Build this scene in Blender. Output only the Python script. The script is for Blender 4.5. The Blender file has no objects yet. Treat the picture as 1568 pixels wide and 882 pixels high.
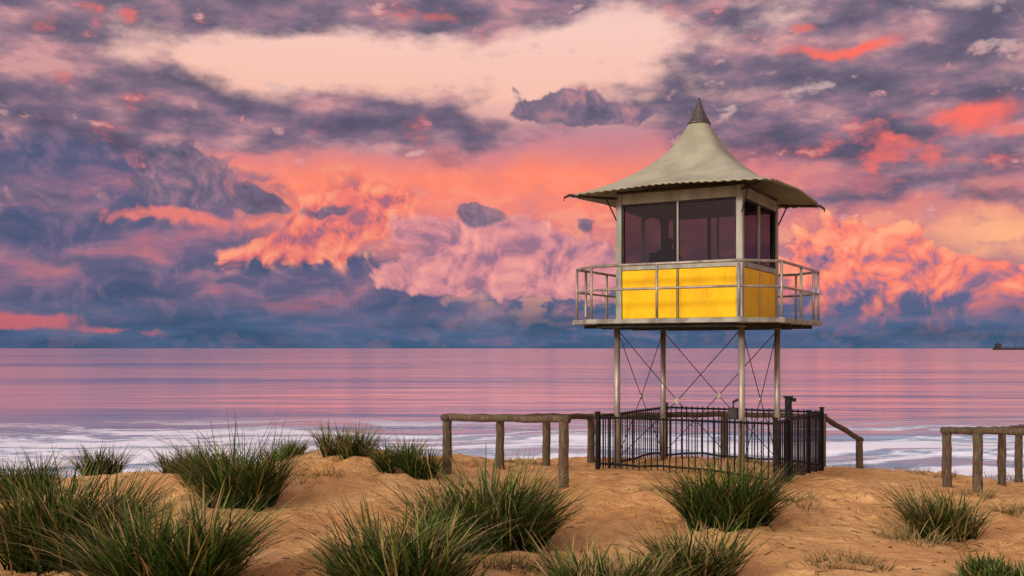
import bpy, bmesh, math, random
import numpy as np
from mathutils import Vector, Matrix, noise
random.seed(7)
F=1524.4; CX=784.0; HY=533.0
sc=bpy.context.scene
sc.view_settings.view_transform='Standard'; sc.view_settings.look='None'; sc.view_settings.exposure=0
def lin(c):
    c=c/255.0
    return c/12.92 if c<=0.04045 else ((c+0.055)/1.055)**2.4
def S(r,g,b): return (lin(r),lin(g),lin(b),1.0)

# ------------------------------------------------------------ node expression helper
class X:
    def __init__(s,sock,t): s.s=sock; s.t=t
    def __add__(a,b): return M(a.t,'ADD',a,b)
    def __radd__(a,b): return M(a.t,'ADD',b,a)
    def __sub__(a,b): return M(a.t,'SUBTRACT',a,b)
    def __rsub__(a,b): return M(a.t,'SUBTRACT',b,a)
    def __mul__(a,b): return M(a.t,'MULTIPLY',a,b)
    def __rmul__(a,b): return M(a.t,'MULTIPLY',b,a)
def put(t,inp,v):
    if isinstance(v,X): t.links.new(v.s,inp)
    else: inp.default_value=v
def M(t,op,a,b=None,c=None,clamp=False):
    n=t.nodes.new('ShaderNodeMath'); n.operation=op; n.use_clamp=clamp
    put(t,n.inputs[0],a)
    if b is not None: put(t,n.inputs[1],b)
    if c is not None: put(t,n.inputs[2],c)
    return X(n.outputs[0],t)
def VM(t,op,a,b=None,c=None):
    n=t.nodes.new('ShaderNodeVectorMath'); n.operation=op
    put(t,n.inputs[0],a)
    if b is not None: put(t,n.inputs[1],b)
    if c is not None: put(t,n.inputs[2],c)
    return X(n.outputs['Value'] if op in('DOT_PRODUCT','LENGTH') else n.outputs[0],t)
def SM(t,a,lo,hi,o0=0.0,o1=1.0,smooth=True):
    n=t.nodes.new('ShaderNodeMapRange'); n.interpolation_type='SMOOTHSTEP' if smooth else 'LINEAR'
    put(t,n.inputs['Value'],a); n.inputs['From Min'].default_value=lo; n.inputs['From Max'].default_value=hi
    n.inputs['To Min'].default_value=o0; n.inputs['To Max'].default_value=o1
    return X(n.outputs[0],t)
def MIX(t,f,a,b,blend='MIX'):
    n=t.nodes.new('ShaderNodeMix'); n.data_type='RGBA'; n.blend_type=blend
    put(t,n.inputs[0],f); put(t,n.inputs[6],a); put(t,n.inputs[7],b)
    return X(n.outputs[2],t)
def NOI(t,vec,scale,detail=5,rough=0.55,dist=0.0,color=False,dims='2D'):
    n=t.nodes.new('ShaderNodeTexNoise'); n.noise_dimensions=dims
    put(t,n.inputs['Vector'],vec); n.inputs['Scale'].default_value=scale; n.inputs['Detail'].default_value=detail
    n.inputs['Roughness'].default_value=rough; n.inputs['Distortion'].default_value=dist
    return X(n.outputs['Color' if color else 'Fac'],t)
def VOR(t,vec,scale,detail=2,rough=0.5,dims='2D'):
    n=t.nodes.new('ShaderNodeTexVoronoi'); n.voronoi_dimensions=dims; n.feature='F1'
    put(t,n.inputs['Vector'],vec); n.inputs['Scale'].default_value=scale; n.inputs['Detail'].default_value=detail
    n.inputs['Roughness'].default_value=rough; n.inputs['Lacunarity'].default_value=2.4
    n.normalize=True
    return X(n.outputs['Distance'],t)
def RAMP(t,f,stops):
    n=t.nodes.new('ShaderNodeValToRGB'); put(t,n.inputs[0],f)
    e=n.color_ramp.elements
    while len(e)<len(stops): e.new(0.5)
    for i,(p,c) in enumerate(stops): e[i].position=p; e[i].color=c
    return X(n.outputs[0],t)

# ------------------------------------------------------------ world
def make_world():
    w=bpy.data.worlds.new("World"); sc.world=w; w.use_nodes=True
    try: w.cycles.sampling_method='NONE'
    except Exception: pass
    t=w.node_tree; t.nodes.clear()
    tc=t.nodes.new('ShaderNodeTexCoord')
    V=VM(t,'NORMALIZE',X(tc.outputs['Generated'],t))
    sp=t.nodes.new('ShaderNodeSeparateXYZ'); t.links.new(V.s,sp.inputs[0])
    vx,vy,vz=[X(o,t) for o in sp.outputs]
    az=M(t,'ARCTAN2',vx,vy); el=M(t,'ARCSINE',vz)
    K=15.244
    cb=t.nodes.new('ShaderNodeCombineXYZ'); put(t,cb.inputs[0],az*K); put(t,cb.inputs[1],el*K)
    P0=X(cb.outputs[0],t)
    wc=NOI(t,P0,0.8,2,0.5,color=True)
    W1=VM(t,'MULTIPLY_ADD',VM(t,'SUBTRACT',wc,(0.5,0.5,0.5)),(0.9,0.42,0),P0)
    wc2=NOI(t,P0,3.6,3,0.5,color=True)
    W=VM(t,'MULTIPLY_ADD',VM(t,'SUBTRACT',wc2,(0.5,0.5,0.5)),(0.13,0.12,0),W1)
    def c(px,py):
        a=math.atan((px-CX)/F); e=math.atan((HY-py)/F*math.cos(a)); return a*K,e*K
    def blobs(lst,start=0.0,vec=None):
        acc=start
        for (px,py,rx,ry,amp) in lst:
            cx,cy=c(px,py); rx/=100; ry/=100
            v=VM(t,'MULTIPLY_ADD',vec or W,(1/rx,1/ry,0),(-cx/rx,-cy/ry,0))
            g=M(t,'POWER',0.3679,VM(t,'DOT_PRODUCT',v,v))
            acc=M(t,'MULTIPLY_ADD',g,amp,acc)
        return acc
    sw=t.nodes.new('ShaderNodeSeparateXYZ'); t.links.new(W.s,sw.inputs[0])
    wy=X(sw.outputs[1],t)
    Wh=VM(t,'MULTIPLY_ADD',VM(t,'SUBTRACT',wc2,(0.5,0.5,0.5)),(0.10,0.07,0),P0)
    Bn=NOI(t,VM(t,'MULTIPLY',Wh,(0.42,1.05,0)),1.0,6,0.54)
    Bf=NOI(t,VM(t,'MULTIPLY',Wh,(0.8,1.5,0)),2.2,6,0.57)
    def yy(py): return (HY-py)/100.0/8.0
    g=SM(t,M(t,'MULTIPLY_ADD',wy,0.5,el*(K*0.5)),0,8,smooth=False)
    col=RAMP(t,g,[(0.0,S(52,86,120)),(yy(470),S(74,92,130)),(yy(430),S(134,104,134)),(yy(370),S(210,126,128)),
        (yy(310),S(240,132,122)),(yy(255),S(216,130,136)),(yy(205),S(198,140,150)),(yy(155),S(248,192,174)),(yy(60),S(248,202,190)),(1.0,S(190,165,178))])
    col=MIX(t,blobs([(500,292,160,36,1.0),(820,275,260,30,0.9),(960,300,150,50,0.6)],vec=W1),col,S(255,136,108))
    col=MIX(t,blobs([(1540,350,110,36,1.0),(10,192,32,22,1.0)]),col,S(255,180,132))
    col=MIX(t,blobs([(1360,280,240,40,0.8),(1000,225,200,18,0.3)],vec=W1),col,S(188,114,130))
    low=SM(t,el*K,1.2,3.4,1.0,0.0)
    col=MIX(t,SM(t,Bf,0.50,0.68)*low*0.6,col,S(190,120,138))
    col=MIX(t,SM(t,Bf,0.50,0.36)*low*0.55,col,S(255,168,136))
    # ---- high sheet
    dens=Bn+Bf*0.30
    dens=blobs([(60,60,260,90,0.26),(150,185,330,50,0.44),(560,192,260,26,0.42),(340,0,260,32,0.28),(720,8,260,30,0.40),
                (1330,60,300,85,0.30),(1250,170,240,60,0.28),(1480,235,220,60,0.34),(1330,300,160,14,0.25),(700,108,220,36,-0.27),(330,80,170,24,-0.20),
                (960,25,60,45,-0.26),(600,330,520,70,-0.5),(1500,375,260,42,-0.5),(860,250,200,22,-0.12)],dens,W1)
    mB=SM(t,dens,0.56,0.88)
    Bs=NOI(t,VM(t,'ADD',VM(t,'MULTIPLY',Wh,(0.5,1.35,0)),(3.1,7.7,0)),1.5,6,0.55)
    cB=RAMP(t,Bs,[(0.32,S(78,78,104)),(0.46,S(108,96,120)),(0.57,S(150,116,134)),(0.70,S(208,150,152))])
    red=Bn*0.4+Bf*0.6
    cB=MIX(t,SM(t,blobs([(1350,250,230,45,0.17),(170,22,50,16,0.22),(60,120,120,14,0.12),(640,20,60,12,0.15),(1100,55,120,14,0.1),(330,250,120,20,0.14)],red),0.58,0.76)*0.85,cB,S(234,110,104))
    cB=MIX(t,SM(t,Bn,0.60,0.78)*0.5,cB,S(66,70,96))
    col=MIX(t,mB*0.95,col,cB)
    col=MIX(t,SM(t,blobs([(1500,50,110,70,0.12),(1250,150,120,40,0.10),(420,130,60,20,0.1)],Bf),0.64,0.80)*0.6,col,S(220,184,180))
    mR=SM(t,blobs([(1285,78,80,14,0.62),(1225,42,30,9,0.5),(1500,172,60,18,0.60),(1380,205,50,7,0.36),(1545,195,40,10,0.4)],Bf*0.7),0.50,1.0)
    col=MIX(t,mR,col,S(250,112,98))
    # ---- puffs
    def puff(vec,sca,det): return 1.0-VOR(t,vec,sca,det,0.5)
    p1=puff(W,1.3,3); p1b=puff(VM(t,'ADD',W,(-0.08,0.13,0)),1.3,3)
    fine=NOI(t,W,3.2,5,0.52)
    rel=(p1-p1b)*2.0+(fine-0.5)*0.7+0.5
    body=(p1-0.6)*1.0+(fine-0.5)*0.5
    st=NOI(t,VM(t,'MULTIPLY',W,(0.36,1.4,0)),1.4,5,0.52)
    cE=RAMP(t,st,[(0.30,S(68,82,116)),(0.5,S(98,93,126)),(0.60,S(138,104,132)),(0.74,S(196,116,126))])
    cE=MIX(t,SM(t,rel,0.4,1.0)*0.42,cE,S(168,126,148))
    mE=SM(t,blobs([(120,400,330,90,1.0),(480,440,200,45,0.7),(150,290,220,45,0.6),(380,470,300,40,0.6),(40,230,120,35,0.5)],body),0.30,0.66)
    col=MIX(t,mE,col,cE)
    col=MIX(t,SM(t,blobs([(230,330,110,12,0.6),(420,350,120,30,0.55),(430,395,140,16,0.4),(200,300,26,22,0.45),(60,380,90,10,0.25)],body),0.42,0.75)*0.8,col,S(246,130,114))
    mC=SM(t,blobs([(510,345,110,50,0.9),(420,385,90,24,0.5),(590,300,80,35,0.5)],body),0.36,0.58)
    cC=RAMP(t,rel,[(0.22,S(160,100,124)),(0.48,S(240,120,110)),(0.85,S(255,160,124))])
    col=MIX(t,mC*0.92,col,cC)
    mC=SM(t,blobs([(770,400,145,46,1.0),(680,432,80,20,0.6),(880,420,90,30,0.7),(700,350,90,28,0.45)],body),0.38,0.54)
    cC=RAMP(t,rel,[(0.2,S(150,110,136)),(0.5,S(214,138,146)),(0.9,S(248,164,154))])
    col=MIX(t,mC*0.94,col,cC)
    mD=SM(t,blobs([(1300,400,85,65,1.0),(1250,440,70,45,0.6),(1450,440,110,45,0.95),(1370,455,150,34,0.8),(1550,455,80,35,0.8)],body),0.42,0.52)
    tone=rel+SM(t,el*K,0.4,1.7,-0.30,0.24,smooth=False)
    cD=RAMP(t,tone,[(0.12,S(98,98,136)),(0.36,S(180,114,134)),(0.55,S(250,128,110)),(0.98,S(255,172,132))])
    col=MIX(t,mD,col,cD)
    mP=SM(t,blobs([(280,262,75,46,1.0),(240,298,60,22,0.5),(860,160,75,26,1.0),(950,176,100,13,0.6),(395,315,26,20,0.8),(725,330,42,20,0.9),(500,325,60,12,0.55),(890,345,24,18,0.5),(60,300,55,30,0.6)],body),0.40,0.57)
    cP=RAMP(t,rel,[(0.2,S(84,84,110)),(0.55,S(122,104,128)),(0.9,S(176,126,138)),(1.0,S(220,134,128))])
    col=MIX(t,mP*0.93,col,cP)
    hb=SM(t,M(t,'MULTIPLY_ADD',wy,0.6,el*(K*0.4)),0.22,0.92,1.0,0.0)
    cH=RAMP(t,NOI(t,VM(t,'MULTIPLY',P0,(0.35,2.4,0)),1.6,4,0.5),[(0.35,S(50,82,116)),(0.6,S(72,98,136)),(0.75,S(116,104,134))])
    col=MIX(t,hb*0.88,col,cH)
    col=MIX(t,SM(t,blobs([(50,490,80,12,0.8),(180,506,60,7,0.6)],body),0.35,0.8)*0.8,col,S(206,104,112))
    d=VM(t,'DOT_PRODUCT',V,(-0.48,-0.82,0.31))
    gl=M(t,'POWER',M(t,'MAXIMUM',d,0.0),2.0)
    col=MIX(t,1.0,col,MIX(t,gl,(0,0,0,1),(1.6,1.27,0.95,1)),'ADD')
    nodes=t.nodes
    sky=nodes.new('ShaderNodeTexSky'); sky.sky_type='NISHITA'; sky.sun_disc=False
    sky.sun_elevation=math.radians(18); sky.sun_rotation=math.radians(222)
    b1=nodes.new('ShaderNodeBackground'); b1.inputs[1].default_value=1.0; put(t,b1.inputs[0],col)
    b2=nodes.new('ShaderNodeBackground'); b2.inputs[1].default_value=0.002; t.links.new(sky.outputs[0],b2.inputs[0])
    ad=nodes.new('ShaderNodeAddShader'); t.links.new(b1.outputs[0],ad.inputs[0]); t.links.new(b2.outputs[0],ad.inputs[1])
    o=nodes.new('ShaderNodeOutputWorld'); t.links.new(ad.outputs[0],o.inputs[0])
make_world()

# ------------------------------------------------------------ materials
def newmat(name):
    m=bpy.data.materials.new(name); m.use_nodes=True; t=m.node_tree
    b=t.nodes['Principled BSDF']; return m,t,b
def objco(t):
    n=t.nodes.new('ShaderNodeNewGeometry'); return X(n.outputs['Position'],t)
def bump(t,b,h,strength,dist):
    n=t.nodes.new('ShaderNodeBump'); n.inputs['Strength'].default_value=strength; n.inputs['Distance'].default_value=dist
    put(t,n.inputs['Height'],h); t.links.new(n.outputs[0],b.inputs['Normal'])
def simple(name,c1,c2,rough=0.5,metal=0.0,scale=6,bs=0.15,bd=0.01,detail=4,stretch=(1,1,1)):
    m,t,b=newmat(name); P=VM(t,'MULTIPLY',objco(t),stretch)
    n=NOI(t,P,scale,detail,0.6,dims='3D')
    put(t,b.inputs['Base Color'],MIX(t,SM(t,n,0.35,0.65),c1,c2))
    b.inputs['Metallic'].default_value=metal
    put(t,b.inputs['Roughness'],SM(t,n,0.3,0.7,rough-0.07,rough+0.1))
    bump(t,b,NOI(t,P,scale*6,2,0.6,dims='3D'),bs,bd)
    return m
m_roof=simple('roof_fabric',S(154,156,138),S(134,135,118),0.8,scale=1.5)
m_cap=simple('roof_cap_metal',S(96,90,90),S(64,60,62),0.45,0.6,stretch=(6,6,1))
m_frame=simple('frame_paint',S(150,154,142),S(120,122,112),0.45,scale=3,stretch=(1,1,.3))
m_steel=simple('galvanised_steel',S(160,154,142),S(120,114,106),0.42,0.3,scale=5,stretch=(1,1,.3))
m_deck=simple('deck_edge',S(146,150,142),S(106,108,104),0.6,scale=4)
m_dark=simple('dark_underside',S(46,45,46),S(30,30,31),0.8)
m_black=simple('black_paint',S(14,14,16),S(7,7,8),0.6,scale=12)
m_black.node_tree.nodes['Principled BSDF'].inputs['Specular IOR Level'].default_value=0.2
m_cloth=simple('dark_clothing',S(20,18,24),S(10,10,14),0.9,scale=9)
m_cable=simple('cable',S(60,55,55),S(40,38,38),0.6,0.2)
def yellow():
    m,t,b=newmat('yellow_panel'); P=objco(t)
    n=NOI(t,P,2.2,5,0.6,dims='3D'); d=NOI(t,VM(t,'MULTIPLY',P,(5,5,0.5)),3,4,0.6,dims='3D')
    col=MIX(t,SM(t,n,0.35,0.7),S(232,190,0),S(218,168,0))
    col=MIX(t,SM(t,d,0.52,0.78)*0.4,col,S(156,112,8))
    put(t,b.inputs['Base Color'],col); b.inputs['Roughness'].default_value=0.55
    b.inputs['Specular IOR Level'].default_value=0.2
    bump(t,b,n,0.08,0.02); return m
m_yellow=yellow()
def glass():
    m=bpy.data.materials.new('tinted_glass'); m.use_nodes=True; t=m.node_tree; t.nodes.clear()
    tr=t.nodes.new('ShaderNodeBsdfTransparent'); tr.inputs[0].default_value=(0.31,0.29,0.35,1)
    gl=t.nodes.new('ShaderNodeBsdfGlossy'); gl.inputs['Roughness'].default_value=0.05; gl.inputs[0].default_value=(0.6,0.6,0.75,1)
    mx=t.nodes.new('ShaderNodeMixShader'); o=t.nodes.new('ShaderNodeOutputMaterial'); mx.inputs[0].default_value=0.028
    t.links.new(tr.outputs[0],mx.inputs[1]); t.links.new(gl.outputs[0],mx.inputs[2]); t.links.new(mx.outputs[0],o.inputs[0])
    return m
m_glass=glass()
def timber():
    m,t,b=newmat('weathered_timber'); P=objco(t)
    n=NOI(t,P,3,4,0.65,dims='3D'); g=NOI(t,VM(t,'MULTIPLY',P,(14,14,2)),3,4,0.7,dims='3D')
    col=RAMP(t,g,[(0.3,S(40,32,26)),(0.5,S(82,68,54)),(0.7,S(124,104,82))])
    col=MIX(t,SM(t,n,0.5,0.7)*0.6,col,S(76,78,44))
    put(t,b.inputs['Base Color'],col); b.inputs['Roughness'].default_value=0.9
    bump(t,b,g,0.6,0.02); return m
m_timber=timber()
def sand():
    m,t,b=newmat('sand'); P=objco(t)
    big=NOI(t,P,0.45,4,0.6); med=NOI(t,P,3.0,6,0.68); gr=NOI(t,P,45,3,0.7)
    col=MIX(t,SM(t,big,0.35,0.65),S(230,186,128),S(212,164,106))
    col=MIX(t,SM(t,med,0.48,0.72)*0.6,col,S(182,132,82))
    col=MIX(t,SM(t,gr,0.58,0.74)*0.5,col,S(116,84,58))
    put(t,b.inputs['Base Color'],col); b.inputs['Roughness'].default_value=0.95; b.inputs['Specular IOR Level'].default_value=0.1
    bump(t,b,med*2.0+gr*0.25,1.0,0.09); return m
m_sand=sand()
SEA=-6.5
def water():
    m,t,b=newmat('sea_water'); P=objco(t)
    sp=t.nodes.new('ShaderNodeSeparateXYZ'); t.links.new(P.s,sp.inputs[0]); px,py=X(sp.outputs[0],t),X(sp.outputs[1],t)
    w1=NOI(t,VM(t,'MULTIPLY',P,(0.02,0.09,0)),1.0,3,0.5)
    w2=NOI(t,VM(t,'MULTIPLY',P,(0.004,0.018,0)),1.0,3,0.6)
    base=MIX(t,SM(t,w2,0.35,0.62),S(142,142,184),S(238,178,190))  # lilac and pink patches: sky reflection painted into the water's base colour
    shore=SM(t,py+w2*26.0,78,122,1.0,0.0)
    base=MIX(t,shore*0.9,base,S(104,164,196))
    wpx=VM(t,'MULTIPLY_ADD',VM(t,'SUBTRACT',NOI(t,VM(t,'MULTIPLY',P,(0.05,0.03,0)),1.0,3,0.5,color=True),(.5,.5,.5)),(0,22,0),P)
    fn=NOI(t,VM(t,'MULTIPLY',wpx,(0.03,0.22,0)),1.0,4,0.5)
    ff=NOI(t,VM(t,'MULTIPLY',P,(0.45,1.2,0)),1.0,6,0.7)
    bands=fn*1.0+ff*0.60+SM(t,py,52,84,0.08,-0.10,smooth=False)
    foam=SM(t,bands,0.70,0.90)*SM(t,py,74,96,1.0,0.0)
    base=MIX(t,foam*0.97,base,S(230,240,255))
    put(t,b.inputs['Base Color'],base)
    put(t,b.inputs['Roughness'],MIX(t,foam,(0.12,0.12,0.12,1),(0.85,0.85,0.85,1)))
    b.inputs['IOR'].default_value=1.85
    bump(t,b,w1*3.0+foam*0.5,0.26,0.6)
    return m
m_water=water()

# ------------------------------------------------------------ mesh helpers
def link(o): sc.collection.objects.link(o); return o
def empty(name,loc=(0,0,0)):
    o=bpy.data.objects.new(name,None); o.location=loc; o.empty_display_size=0.2; return link(o)
def obj(name,bm,mat,parent=None,smooth=False,bevel=0):
    me=bpy.data.meshes.new(name); bmesh.ops.recalc_face_normals(bm,faces=bm.faces[:]); bm.to_mesh(me); bm.free()
    if smooth:
        for p in me.polygons: p.use_smooth=True
    me.materials.append(mat); o=link(bpy.data.objects.new(name,me))
    if bevel:
        md=o.modifiers.new('b','BEVEL'); md.width=bevel; md.segments=2; md.limit_method='ANGLE'
    if parent:
        o.parent=parent; o.matrix_parent_inverse=Matrix.Translation(parent.location).inverted()
    return o
def tube(bm,pts,r,seg=10,wob=0.0,closed=False):
    pts=[Vector(p) for p in pts]; n=len(pts); rings=[]
    rr=r if isinstance(r,(list,tuple)) else [r]*n
    for i,p in enumerate(pts):
        if closed: d=pts[(i+1)%n]-pts[i-1]
        else: d=pts[min(i+1,n-1)]-pts[max(i-1,0)]
        d.normalize(); a=Vector((0,0,1)) if abs(d.z)<0.9 else Vector((1,0,0))
        s=d.cross(a).normalized(); u=d.cross(s)
        ring=[]
        for k in range(seg):
            an=2*math.pi*k/seg; ra=rr[i]
            q=p+(s*math.cos(an)+u*math.sin(an))*ra
            if wob: q+= (q-p).normalized()*wob*(noise.noise(q*4.0)+0.6*noise.noise(q*13.0))
            ring.append(bm.verts.new(q))
        rings.append(ring)
    m=n if closed else n-1
    for i in range(m):
        A=rings[i]; B=rings[(i+1)%n]
        for k in range(seg): bm.faces.new((A[k],A[(k+1)%seg],B[(k+1)%seg],B[k]))
    if not closed:
        bm.faces.new(rings[0][::-1]); bm.faces.new(rings[-1])
def prism(bm,base,z0,z1):
    lo=[bm.verts.new((x,y,z0)) for x,y in base]; hi=[bm.verts.new((x,y,z1)) for x,y in base]; n=len(base)
    bm.faces.new(lo[::-1]); bm.faces.new(hi)
    for i in range(n): bm.faces.new((lo[i],lo[(i+1)%n],hi[(i+1)%n],hi[i]))
th=math.radians(29.7); U=Vector((math.cos(th),-math.sin(th),0)); Vv=Vector((math.sin(th),math.cos(th),0)); C=Vector((3.49,18.574,0))
def T(p,q,z): return C+U*p+Vv*q+Vector((0,0,z))
def tbox(bm,p0,p1,q0,q1,z0,z1):
    prism(bm,[(T(p,q,0).x,T(p,q,0).y) for p,q in((p0,q0),(p1,q0),(p1,q1),(p0,q1))],z0,z1)

# ------------------------------------------------------------ terrain
ZD=[-60,0,5,9,14,18,21,24,30,40,48,60,120,400]; ZZ=[-1.3,-1.5,-1.85,-2.02,-2.16,-2.18,-2.32,-2.75,-4.0,-6.1,-6.7,-7.5,-12,-20]
dents={}
rg=random.Random(3)
def dent(x,y,r,d): dents.setdefault((int(x//.5),int(y//.5)),[]).append((x,y,r,d))
for (x,y,a,n) in ((-2.5,8,1.0,22),(1.5,8.2,1.25,20),(6,9.5,1.9,24),(-1,12.5,.15,22),(2.0,15.5,-.1,22),(-6,11.5,.35,16),(5,15,.05,20),(0.5,9.5,.4,18)):
    for k in range(n):
        a+=rg.uniform(-.12,.12); x+=.36*math.cos(a); y+=.36*math.sin(a); s=.1*(1 if k%2 else -1)
        dent(x-s*math.sin(a),y+s*math.cos(a),rg.uniform(.10,.16),rg.uniform(.04,.08))
for k in range(1200): dent(rg.uniform(-10,13),rg.uniform(7.5,23),rg.uniform(.08,.2),rg.uniform(.012,.055))
def ground(x,y):
    z=0
    for k,wt in ((-1.2,.25),(0,.5),(1.2,.25)): z+=wt*float(np.interp(y+k,ZD,ZZ))
    fade=max(0,min(1,(44-y)/20))
    if x>4: z-=0.07*min(x-4,12)
    if x<-3: z-=0.06*min(-3-x,12)
    for mx,my,sx,sy,h in ((-2.9,17,1.7,2.0,.42),(-4.6,15,1.3,1.6,.30),(-7.5,10.5,1.6,1.4,.15),(-0.2,11.5,1.2,.8,.14),(3.6,13.2,1.2,.8,.16),(-1.5,8.8,1.2,.8,.16),(9,14,2.5,2,.1)):
        z+=h*math.exp(-((x-mx)/sx)**2-((y-my)/sy)**2)
    z+=fade*(0.11*noise.noise(Vector((x*.45,y*.45,1.3)))+0.07*noise.noise(Vector((x*1.3,y*1.3,4.1)))+0.035*noise.noise(Vector((x*3.4,y*3.4,2.2)))+0.014*noise.noise(Vector((x*8,y*8,6.2))))
    if 7<y<24 and -11<x<14:
        ci,cj=int(x//.5),int(y//.5)
        for i in(ci-1,ci,ci+1):
            for j in(cj-1,cj,cj+1):
                for dx,dy,r,d in dents.get((i,j),()):
                    q=((x-dx)**2+(y-dy)**2)/(r*r)
                    if q<5: z+=-d*math.exp(-q*1.6)+d*.45*math.exp(-(math.sqrt(q)-1.35)**2*5)
    return z
def axis(lo,hi,f0,f1,st,gr=1.18):
    a=list(np.arange(f0,f1,st)); s=st; v=f0; L=[]
    while v>lo: s*=gr; v-=s; L.append(v)
    s=st; v=a[-1]; R=[]
    while v<hi: s*=gr; v+=s; R.append(v)
    return L[::-1]+a+R
def grid(name,xs,ys,zf,mat):
    nx,ny=len(xs),len(ys)
    verts=[(x,y,zf(x,y)) for y in ys for x in xs]
    faces=[(j*nx+i,j*nx+i+1,(j+1)*nx+i+1,(j+1)*nx+i) for j in range(ny-1) for i in range(nx-1)]
    me=bpy.data.meshes.new(name); me.from_pydata(verts,[],faces); me.materials.append(mat)
    me.polygons.foreach_set('use_smooth',[True]*len(faces))
    return link(bpy.data.objects.new(name,me))
ysn=[7.0]
while ysn[-1]<25: ysn.append(ysn[-1]+0.0052*ysn[-1])
s_=.05;v_=7.0;Lw=[]
while v_>-60: s_*=1.2; v_-=s_; Lw.append(v_)
s_=.13;v_=ysn[-1];Rw=[]
while v_<400: s_*=1.15; v_+=s_; Rw.append(v_)
grid('sand_dune_ground',axis(-500,500,-11,14,0.065),Lw[::-1]+ysn+Rw,ground,m_sand)
def wz(x,y):
    f=max(0,min(1,(220-y)/160))
    z=SEA+f*(0.10*noise.noise(Vector((x*.02,y*.12,0)))+0.02*noise.noise(Vector((x*.08,y*.4,3))))
    if y<90: # low breakers rolling in
        for yb,h in((62,.22),(72,.30)):
            yc=yb+5*noise.noise(Vector((x*.03,yb,0))); d=y-yc
            z+=h*max(0,.55+noise.noise(Vector((x*.05,yb,5))))*math.exp(-(d/(.9 if d<0 else 2.4))**2)
    return z
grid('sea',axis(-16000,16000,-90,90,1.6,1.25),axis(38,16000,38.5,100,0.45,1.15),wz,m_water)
def hit(px,py):
    dx=(px-CX)/F; dz=-(py-HY)/F; y=3.0
    while y<60:
        if dz*y<=ground(dx*y,y): return dx*y,y
        y+=0.04
    return dx*22,22
def proj(px,py,d): return Vector(((px-CX)/F*d,d,-(py-HY)/F*d))

# ------------------------------------------------------------ tower
tw=empty('lifeguard_tower',T(0,0,ground(C.x,C.y)))
H=1.154
bm=bmesh.new()
for p in(-H,H):
    for q in(-H,H):
        b=T(p,q,0); tube(bm,[(b.x,b.y,ground(b.x,b.y)-.3),(b.x,b.y,0.40)],0.056,16)
        tube(bm,[(b.x,b.y,0.395),(b.x,b.y,0.36)],0.10,16)
obj('legs',bm,m_steel,tw,True)
def octo(a,c): return [(-a,-a+c),(-a+c,-a),(a-c,-a),(a,-a+c),(a,a-c),(a-c,a),(-a+c,a),(-a,a-c)]
bm=bmesh.new(); prism(bm,[tuple(T(p,q,0)[:2]) for p,q in octo(1.95,.56)],0.425,0.505); obj('deck',bm,m_deck,tw,bevel=.008)
bm=bmesh.new()
for q in(-1.75,-H,-.4,.4,H,1.75): tbox(bm,-1.28 if abs(q)>1.5 else -1.8,1.28 if abs(q)>1.5 else 1.8,q-.04,q+.04,0.36,0.422)
obj('deck_joists',bm,m_dark,tw)
R8=octo(1.88,.55)
bm=bmesh.new()
for z in(1.44,1.02):
    tube(bm,[T(p,q,z) for p,q in R8],0.026 if z>1.2 else .022,8,closed=True)
posts=list(R8)+[(-.1,-1.88),(1.88,0),(0,1.88),(-1.88,0),(-1.88,-.95),(1.88,.95)]
for p,q in posts: tube(bm,[T(p,q,.5),T(p,q,1.44)],0.024,8); tube(bm,[T(p,q,.5),T(p,q,.515)],0.05,8)
tube(bm,[T(-1.88,-.95,1.42),T(-1.5,-1.75,.55)],0.02,8)
obj('railing',bm,m_steel,tw,True)
# cabin
bm=bmesh.new()
for sgn in(-1,1):
    for k in (0,1):
        pa,pb=((-1.06,-0.02),(0.02,1.06))[k]
        tbox(bm,pa,pb,sgn*1.115-.03,sgn*1.115+.03,.53,1.40)
        tbox(bm,sgn*1.115-.03,sgn*1.115+.03,pa,pb,.53,1.40)
obj('yellow_wall_panels',bm,m_yellow,tw,bevel=.012)
Hc=1.118
bm=bmesh.new()
for p in(-Hc,Hc):
    for q in(-Hc,Hc): tbox(bm,p-.055,p+.055,q-.055,q+.055,.508,2.80)
e=.045
for s in(-1,1):
    for z0,z1 in((1.405,1.50),(2.60,2.79)):
        tbox(bm,-Hc+.058,Hc-.058,s*1.115-e,s*1.115+e,z0,z1); tbox(bm,s*1.115-e,s*1.115+e,-Hc+.058,Hc-.058,z0,z1)
    tbox(bm,-.018,.018,s*1.115-.03,s*1.115+.03,1.503,2.597); tbox(bm,s*1.115-.03,s*1.115+.03,-.018,.018,1.503,2.597)
    tbox(bm,-.012,.012,s*1.113-.036,s*1.113+.036,.535,1.40); tbox(bm,s*1.113-.036,s*1.113+.036,-.012,.012,.535,1.40)
obj('window_frames',bm,m_frame,tw,bevel=.006)
bm=bmesh.new()
for s in(-1,1):
    for w in(-1,1):
        for a,b in((w*1.045-.015,w*1.045+.015),):
            tbox(bm,a,b,s*1.115-.028,s*1.115+.028,1.503,2.597); tbox(bm,s*1.115-.028,s*1.115+.028,a,b,1.503,2.597)
    for z0 in(1.503,2.567):
        for a,b in((-1.028,-.02),(.02,1.028)):
            tbox(bm,a,b,s*1.115-.026,s*1.115+.026,z0,z0+.028); tbox(bm,s*1.115-.026,s*1.115+.026,a,b,z0,z0+.028)
obj('window_sashes',bm,m_dark,tw)
bm=bmesh.new()
for s in(-1,1):   # single panes
    for a,b in((-1.028,-.02),(.02,1.028)):
        for P4 in ([T(a,s*1.105,1.532),T(b,s*1.105,1.532),T(b,s*1.105,2.565),T(a,s*1.105,2.565)],[T(s*1.105,a,1.532),T(s*1.105,b,1.532),T(s*1.105,b,2.565),T(s*1.105,a,2.565)]):
            bm.faces.new([bm.verts.new(v) for v in P4])
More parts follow.
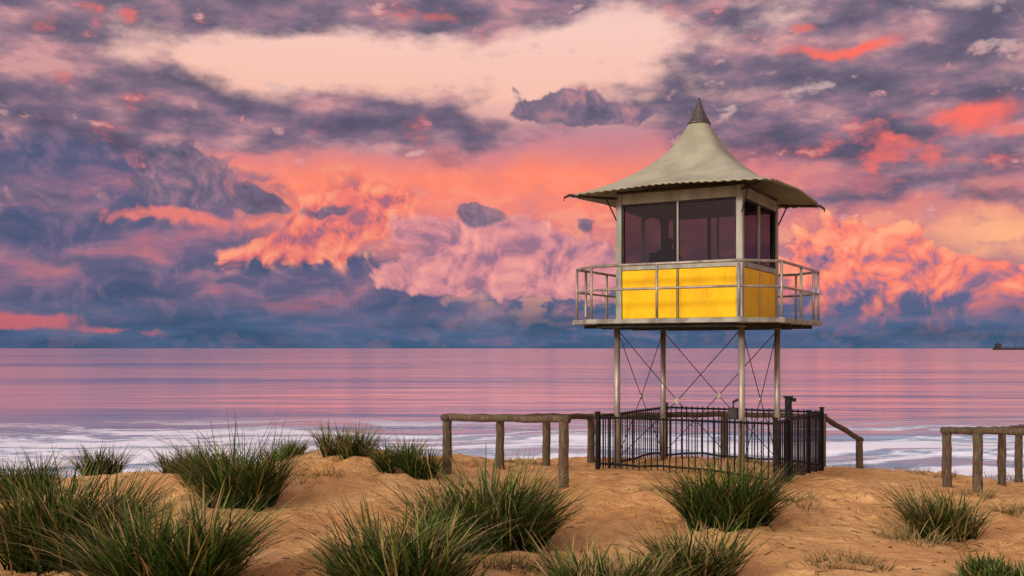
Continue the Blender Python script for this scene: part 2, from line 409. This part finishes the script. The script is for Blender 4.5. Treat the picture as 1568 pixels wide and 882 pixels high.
obj('window_glass',bm,m_glass,tw)
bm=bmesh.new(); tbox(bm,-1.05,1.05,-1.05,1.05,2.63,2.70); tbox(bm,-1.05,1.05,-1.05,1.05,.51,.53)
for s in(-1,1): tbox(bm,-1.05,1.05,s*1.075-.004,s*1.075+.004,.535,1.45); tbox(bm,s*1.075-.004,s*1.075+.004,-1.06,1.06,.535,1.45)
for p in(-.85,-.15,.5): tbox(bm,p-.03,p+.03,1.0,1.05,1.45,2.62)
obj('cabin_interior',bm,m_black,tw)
PP,ZO=-.45,.16
ch=empty('office_chair',T(PP,-.5,.53))
bm=bmesh.new()
prism(bm,[tuple(T(PP+.25*math.cos(a),-.76+.04*math.sin(a),0)[:2]) for a in np.linspace(0,2*math.pi,16,endpoint=False)],1.15+ZO,1.58+ZO)
obj('backrest',bm,m_black,ch,bevel=.03)
bm=bmesh.new(); tbox(bm,PP-.25,PP+.25,-.70,-.25,1.0+ZO,1.08+ZO); obj('seat',bm,m_black,ch,bevel=.02)
bm=bmesh.new(); tube(bm,[T(PP,-.5,.56),T(PP,-.5,1.0+ZO)],.03,8)
for k in range(5):
    a=k*1.2566; tube(bm,[T(PP,-.5,.60),T(PP+.28*math.cos(a),-.5+.28*math.sin(a),.555)],.02,6)
obj('pedestal',bm,m_black,ch)
J=[(0,-.52,1.17,.13),(0,-.50,1.40,.15),(0,-.47,1.56,.13),(0,-.46,1.66,.062),(0,-.44,1.745,.095),(0,-.44,1.82,.112),(0,-.44,1.885,.085)]
for s in(-1,1): J+=[(s*.18,-.48,1.565,.075),(s*.25,-.42,1.33,.052),(s*.16,-.18,1.22,.036),(s*.13,-.10,1.20,.03),
                    (s*.10,-.48,1.15,.095),(s*.13,-.10,1.15,.07),(s*.13,-.06,.72,.048),(s*.13,.10,.60,.036)]
E=[(0,1),(1,2),(2,3),(3,4),(4,5),(5,6)]
for b in(7,15): E+=[(2,b),(b,b+1),(b+1,b+2),(b+2,b+3),(0,b+4),(b+4,b+5),(b+5,b+6),(b+6,b+7)]
me=bpy.data.meshes.new('seated_person'); me.from_pydata([tuple(T(PP+p,q,z+ZO)) for p,q,z,r in J],E,[])
po=link(bpy.data.objects.new('seated_person',me)); me.materials.append(m_cloth)
sk=po.modifiers.new('skin','SKIN')
if not me.skin_vertices:
    bpy.context.view_layer.objects.active=po; bpy.ops.mesh.customdata_skin_add()
for i,(p,q,z,r) in enumerate(J): me.skin_vertices[0].data[i].radius=(r,r); me.skin_vertices[0].data[i].use_root=(i==0)
po.modifiers.new('sub','SUBSURF').render_levels=2
# roof
prof=[(1.84,2.765),(1.52,2.885),(1.26,3.01),(.99,3.19),(.73,3.40),(.50,3.65),(.31,3.95),(.17,4.21)]
zs=[p[1] for p in prof]; aa=[p[0] for p in prof]
def rim(a,n,k,N):
    an=2*math.pi*k/N; c_,s_=math.cos(an),math.sin(an)
    r=a/((abs(c_)**n+abs(s_)**n)**(1/n)); return r*c_,r*s_
N=96; bm=bmesh.new(); rings=[]; LV=30
for i in range(LV+1):
    f=i/LV; a=float(np.interp(f*7,range(8),aa)); z=float(np.interp(f*7,range(8),zs))
    a=0.5*a+0.25*float(np.interp(max(0,f*7-.35),range(8),aa))+0.25*float(np.interp(min(7,f*7+.35),range(8),aa))
    if i==0: a=1.84
    n=9*(1-f)**1.3+2.2; ring=[]
    for k in range(N):
        p,q=rim(a,n,k,N); an=2*math.pi*k/N
        ridge=0.025*(abs(math.sin(2*an))**6)*math.sin(math.pi*min(1,f*1.2))
        lift=0.05*(abs(math.cos(2*an))**2)*(1-f)**6
        ring.append(bm.verts.new(T(p,q,z+lift+ridge)))
    rings.append(ring)
for i in range(LV):
    for k in range(N): bm.faces.new((rings[i][k],rings[i][(k+1)%N],rings[i+1][(k+1)%N],rings[i+1][k]))
ro=obj('roof_canopy',bm,m_roof,tw,True); md=ro.modifiers.new('s','SOLIDIFY'); md.thickness=.012
rimp=[]
for k in range(N):
    p,q=rim(1.84,11.2,k,N); an=2*math.pi*k/N; rimp.append(T(p,q,2.765+.05*abs(math.cos(2*an))**2))
bm=bmesh.new(); tube(bm,rimp,.014,8,closed=True)
for k in range(N):
    a=rimp[k]; b=rimp[(k+1)%N]; L=(b-a).length; m=max(1,int(L/.11))
    for j in range(m):
        c0=a.lerp(b,(j+.2)/m); c1=a.lerp(b,(j+.75)/m); tube(bm,[c0-Vector((0,0,.010)),c1-Vector((0,0,.010))],[.016,.022],6)
obj('roof_edge_lacing',bm,m_roof,tw,True)
bm=bmesh.new()
for i,(p,q) in enumerate(((-1,-1),(1,-1),(1,1),(-1,1))):
    tube(bm,[T(p*H,q*H,2.72),T(p*1.74,q*1.74,2.735)],.025,8)
    tube(bm,[T(p*H,q*H,2.3),T(p*1.3,q*1.3,2.70)],.014,6)
    if i!=1:
        tube(bm,[T(p*1.74,q*1.74,2.735),T(p*1.80,q*1.80,2.75),T(p*1.87,q*1.87,2.70),T(p*1.88,q*1.88,2.64)],[.03,.028,.02,.012],8)
for s in(-1,1): tbox(bm,-H,H,s*H-.02,s*H+.02,2.805,2.84); tbox(bm,s*H-.02,s*H+.02,-H+.03,H-.03,2.805,2.84)
obj('roof_arms',bm,m_cable,tw,True)
bm=bmesh.new()
tube(bm,[T(0,0,4.165),T(0,0,4.20),T(0,0,4.36),T(0,0,4.5),T(0,0,4.60),T(0,0,4.63)],[.225,.205,.125,.065,.03,.028],24); obj('roof_cap',bm,m_cap,tw,True)
bm=bmesh.new()
tube(bm,[T(0,0,4.60),T(0,0,4.67)],.014,6); obj('roof_spike',bm,m_black,tw)
bm=bmesh.new(); bd=bmesh.new()
cor=[(-H,-H),(H,-H),(H,H),(-H,H)]
for i in range(4):
    a=cor[i]; b=cor[(i+1)%4]
    mid=T((a[0]+b[0])/2,(a[1]+b[1])/2,-.93)
    for c_ in(a,b):
        o=T(c_[0],c_[1],0); g=ground(o.x,o.y)
        tube(bm,[T(c_[0],c_[1],.34),mid],.0085,6); tube(bm,[mid,T(c_[0],c_[1],g+.15)],.0085,6)
    nrm=(mid-T(0,0,mid.z)).normalized()
    tube(bd,[mid-nrm*.012,mid+nrm*.012],.052,16)
obj('bracing_cables',bm,m_cable,tw); obj('bracing_plates',bd,m_steel,tw)
bm=bmesh.new(); tbox(bm,H-.22,H-.06,-H-.07,-H+.03,-1.22,-1.02); tube(bm,[T(H-.14,-H-.02,-1.02),T(H-.14,-H-.02,-.92),T(H-.05,-H-.02,-.88)],.025,8); obj('control_box',bm,m_dark,tw,bevel=.02)

# ------------------------------------------------------------ picket fence enclosure
fe=empty('metal_picket_fence',T(.2,.3,ground(C.x,C.y)))
fc=[(-1.42,-1.42),(1.8,-1.42),(1.8,2.0),(-1.42,2.0)]
bm=bmesh.new()
def fg(p,q): v=T(p,q,0); return ground(v.x,v.y)
TOP=-1.22
for i in range(4):
    a=Vector(fc[i]); b=Vector(fc[(i+1)%4]); L=(b-a).length; n=int(L/.112)
    for zz in(-.03,None):
        pts=[]
        for k in range(9):
            c_=a.lerp(b,k/8); z=TOP-.03 if zz else fg(c_.x,c_.y)+.10
            pts.append(T(c_.x,c_.y,z))
        tube(bm,pts,.021,6)
    for k in range(1,n):
        c_=a.lerp(b,k/n); tube(bm,[T(c_.x,c_.y,fg(c_.x,c_.y)+.02),T(c_.x,c_.y,TOP+.01)],.012,6)
obj('pickets_and_rails',bm,m_black,fe)
bm=bmesh.new()
for p,q in fc+[(1.8,.9),(.2,2.0)]:
    g=fg(p,q); tbox(bm,p-.035,p+.035,q-.035,q+.035,g-.1,TOP+.05); tbox(bm,p-.045,p+.045,q-.045,q+.045,TOP+.052,TOP+.07)
tbox(bm,1.75,1.85,-.62,-.52,fg(1.8,-.5)-.1,-.86); tbox(bm,1.73,1.87,-.64,-.50,-.858,-.83); tbox(bm,1.855,1.93,-.60,-.54,-.92,-.86)
tbox(bm,1.74,1.79,-1.36,-1.30,fg(1.8,-1.3)-.1,TOP+.03)
obj('posts',bm,m_black,fe,bevel=.005)

# ------------------------------------------------------------ timber fences
def logpost(bm,x,y,top,r=.078):
    g=ground(x,y); n=9
    tube(bm,[(x+random.uniform(-.006,.006),y,g-.3+(top-g+.3)*k/n) for k in range(n+1)],[r*(1.05-.08*k/n) for k in range(n+1)],14,wob=.008)
def rail(bm,a,b,r=.058):
    a=Vector(a);b=Vector(b);n=max(4,int((b-a).length/.18)); ex=(b-a).normalized()*.1
    a=a-ex; b=b+ex
    tube(bm,[a.lerp(b,k/n)+Vector((0,0,.008*math.sin(k*1.3))) for k in range(n+1)],r,12,wob=.008)
def timber_fence(posts,segs):
    P=[proj(*p) for p in posts]
    e_=empty('timber_fence',(P[0].x,P[0].y,ground(P[0].x,P[0].y)))
    bm=bmesh.new()
    for v in P: logpost(bm,v.x,v.y,v.z)
    obj('posts',bm,m_timber,e_,True)
    bm=bmesh.new()
    for a,b in segs: rail(bm,P[a]+Vector((0,0,.03)),P[b]+Vector((0,0,.03)))
    obj('rails',bm,m_timber,e_,True)
timber_fence([(685,642,16.4),(863,645,15.2),(766,642,18.0),(837,640,19.3),(905,640,20.6),(1109,636,21.6),(1259,640,21.2),(1316,674,22.5)],[(0,1),(0,2),(2,3),(3,4),(4,5),(5,6),(6,7)])
timber_fence([(1450,662,17.0),(1497,663,16.3),(1640,664,15.2),(1534,660,19.6),(1560,657,21.2),(1640,655,23)],[(0,1),(1,2),(0,3),(3,4),(4,5)])

# ------------------------------------------------------------ grass
def grassmat():
    m,t,b=newmat('grass_blades'); a=t.nodes.new('ShaderNodeAttribute'); a.attribute_name='Col'
    t.links.new(a.outputs['Color'],b.inputs['Base Color']); b.inputs['Roughness'].default_value=0.55
    b.inputs['Specular IOR Level'].default_value=0.12
    return m
m_grass=grassmat()
def clump(px,py,wpx,top,n,dry=0.15,name='dune_grass_clump',bw=.022,thin=False):
    x0,y0=hit(px,min(py,1000)); ppm=F/y0; Wd=wpx/ppm; Ht=(py-top)/ppm*(1.0 if thin else 1.24)
    V_=[];Fc=[];Cc=[]; rng=random.Random(int(px*7+py)); r0=Wd*.5
    tl=[]
    nt=max(7,int(n/42)) if not thin else max(10,n//7)
    for k in range(nt):
        a=rng.uniform(0,6.283); r=math.sqrt(rng.random())*r0*(.72 if not thin else 1.0); tl.append((x0+r*math.cos(a),y0+r*math.sin(a)*.8,r/r0,a,rng.uniform(.6,1.15)))
    for i in range(n):
        cx,cy,rr,ca,hs=rng.choice(tl)
        bx=cx+rng.gauss(0,.045); by=cy+rng.gauss(0,.045); bz=ground(bx,by)-.02
        a=rng.gauss(ca,1.2) if rr>.25 else rng.uniform(0,6.283)
        L=Ht*hs*rng.uniform(.55,1.12)*(1.0-.2*rr)
        lean=rng.uniform(.05,.6)+.32*rr; bend=rng.uniform(.0,.5)
        if thin: L*=rng.uniform(.6,1.1); lean*=1.2
        dx,dy=math.cos(a),math.sin(a); wv=a+1.57+rng.uniform(-.7,.7); wx,wy=math.cos(wv),math.sin(wv)
        w=bw*rng.uniform(.55,1.25)
        d=rng.random()
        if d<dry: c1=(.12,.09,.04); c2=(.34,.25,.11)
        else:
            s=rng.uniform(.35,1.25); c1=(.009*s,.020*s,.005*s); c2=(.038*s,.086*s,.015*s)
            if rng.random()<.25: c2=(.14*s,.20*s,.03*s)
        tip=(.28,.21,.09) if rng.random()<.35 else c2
        base=len(V_); ns=6
        for k in range(ns+1):
            t=k/ns; h=L*(lean*t+bend*t*t*1.0); v=L*(t*(1-.25*lean)-.55*bend*t*t*t)
            ww=w*(1-t**1.7)*.5+.0006
            X_,Y_,Z_=bx+dx*h,by+dy*h,bz+v
            V_.append((X_-wx*ww,Y_-wy*ww,Z_));V_.append((X_+wx*ww,Y_+wy*ww,Z_))
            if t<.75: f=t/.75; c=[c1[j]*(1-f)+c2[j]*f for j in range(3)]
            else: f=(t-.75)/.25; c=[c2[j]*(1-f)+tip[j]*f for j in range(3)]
            Cc+= [c+[1.0]]*2
            if k: Fc.append((base+2*k-2,base+2*k-1,base+2*k+1,base+2*k))
    me=bpy.data.meshes.new(name); me.from_pydata(V_,[],Fc); at=me.color_attributes.new('Col','FLOAT_COLOR','POINT')
    at.data.foreach_set('color',np.array(Cc,dtype=np.float32).ravel()); me.materials.append(m_grass)
    me.polygons.foreach_set('use_smooth',[True]*len(Fc))
    link(bpy.data.objects.new(name,me))
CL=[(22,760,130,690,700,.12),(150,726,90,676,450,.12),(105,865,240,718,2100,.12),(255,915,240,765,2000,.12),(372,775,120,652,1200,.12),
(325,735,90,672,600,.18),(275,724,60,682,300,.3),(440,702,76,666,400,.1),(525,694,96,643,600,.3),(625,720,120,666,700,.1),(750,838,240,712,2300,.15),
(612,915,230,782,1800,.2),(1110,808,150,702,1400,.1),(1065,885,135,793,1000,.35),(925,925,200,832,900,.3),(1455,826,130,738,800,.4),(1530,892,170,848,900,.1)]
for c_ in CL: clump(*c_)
TH=[(1400,835,120,785,220),(1300,865,130,820,260),(790,866,100,815,260),(810,712,110,688,260),(1215,772,90,738,200),(1320,716,120,688,260),
(500,728,70,702,130),(1000,752,70,732,90),(1540,728,90,698,280),(1420,728,90,702,200),(715,712,90,692,160),(240,715,60,692,140),(1560,785,70,745,200),(960,702,80,682,160),(1180,715,100,692,200),(460,735,60,715,60),(1490,760,80,730,120)]
for c_ in TH: clump(*c_[:5],dry=.65,name='sparse_beach_grass',bw=.009,thin=True)
bm=bmesh.new(); rr_=random.Random(9)
for k in range(1100):
    y=rr_.uniform(8,20); x=rr_.uniform(-.55,.55)*y; L=rr_.uniform(.02,.13); a=rr_.uniform(0,3.14)
    p=Vector((x,y,ground(x,y)+.006)); x2,y2=x+L*math.cos(a),y+L*math.sin(a)
    tube(bm,[p,(x2,y2,ground(x2,y2)+.01)],rr_.uniform(.002,.006),4)
obj('twig_litter',bm,m_timber)
# ------------------------------------------------------------ ships
def ship(px,d,L,name,small=False):
    x=(px-CX)/F*d; e_=empty(name,(x,d,SEA)); bm=bmesh.new(); h=L*.055; bw=L*.08
    pl=[(-.5,-bw),(-.48,-bw),(.4,-bw),(.5,0),(.4,bw),(-.48,bw),(-.5,bw)]
    prism(bm,[(x+a*L,d+b) for a,b in pl],SEA-1,SEA+h); obj('hull',bm,m_dark,e_)
    bm=bmesh.new()
    prism(bm,[(x-.46*L,d-bw*.8),(x-.36*L,d-bw*.8),(x-.36*L,d+bw*.8),(x-.46*L,d+bw*.8)],SEA+h,SEA+h+L*.09)
    prism(bm,[(x-.43*L,d-bw*.2),(x-.40*L,d-bw*.2),(x-.40*L,d+bw*.2),(x-.43*L,d+bw*.2)],SEA+h+L*.09,SEA+h+L*.12)
    obj('bridge',bm,m_frame if small else m_dark,e_)
    bm=bmesh.new()
    for a in(-.2,0,.2,.38): tube(bm,[(x+a*L,d,SEA+h),(x+a*L,d,SEA+h+L*.05)],L*.006,6)
    obj('masts',bm,m_dark,e_)
ship(1555,3500,150,'cargo_ship'); ship(822,3000,14,'fishing_boat',True)

# ------------------------------------------------------------ light + camera
s=bpy.data.lights.new('sun','SUN'); s.energy=2.0; s.angle=math.radians(9); s.color=(1.0,.90,.78)
so=link(bpy.data.objects.new('sun',s)); d=Vector((-.60,-.72,.31)); so.rotation_euler=d.to_track_quat('Z','Y').to_euler()
cd=bpy.data.cameras.new('camera'); cd.lens=35; cd.sensor_width=36; cd.clip_end=60000; cd.shift_y=(HY-441)/1568.0
co=link(bpy.data.objects.new('camera',cd)); co.location=(0,0,0); co.rotation_euler=(math.radians(90),0,0); sc.camera=co
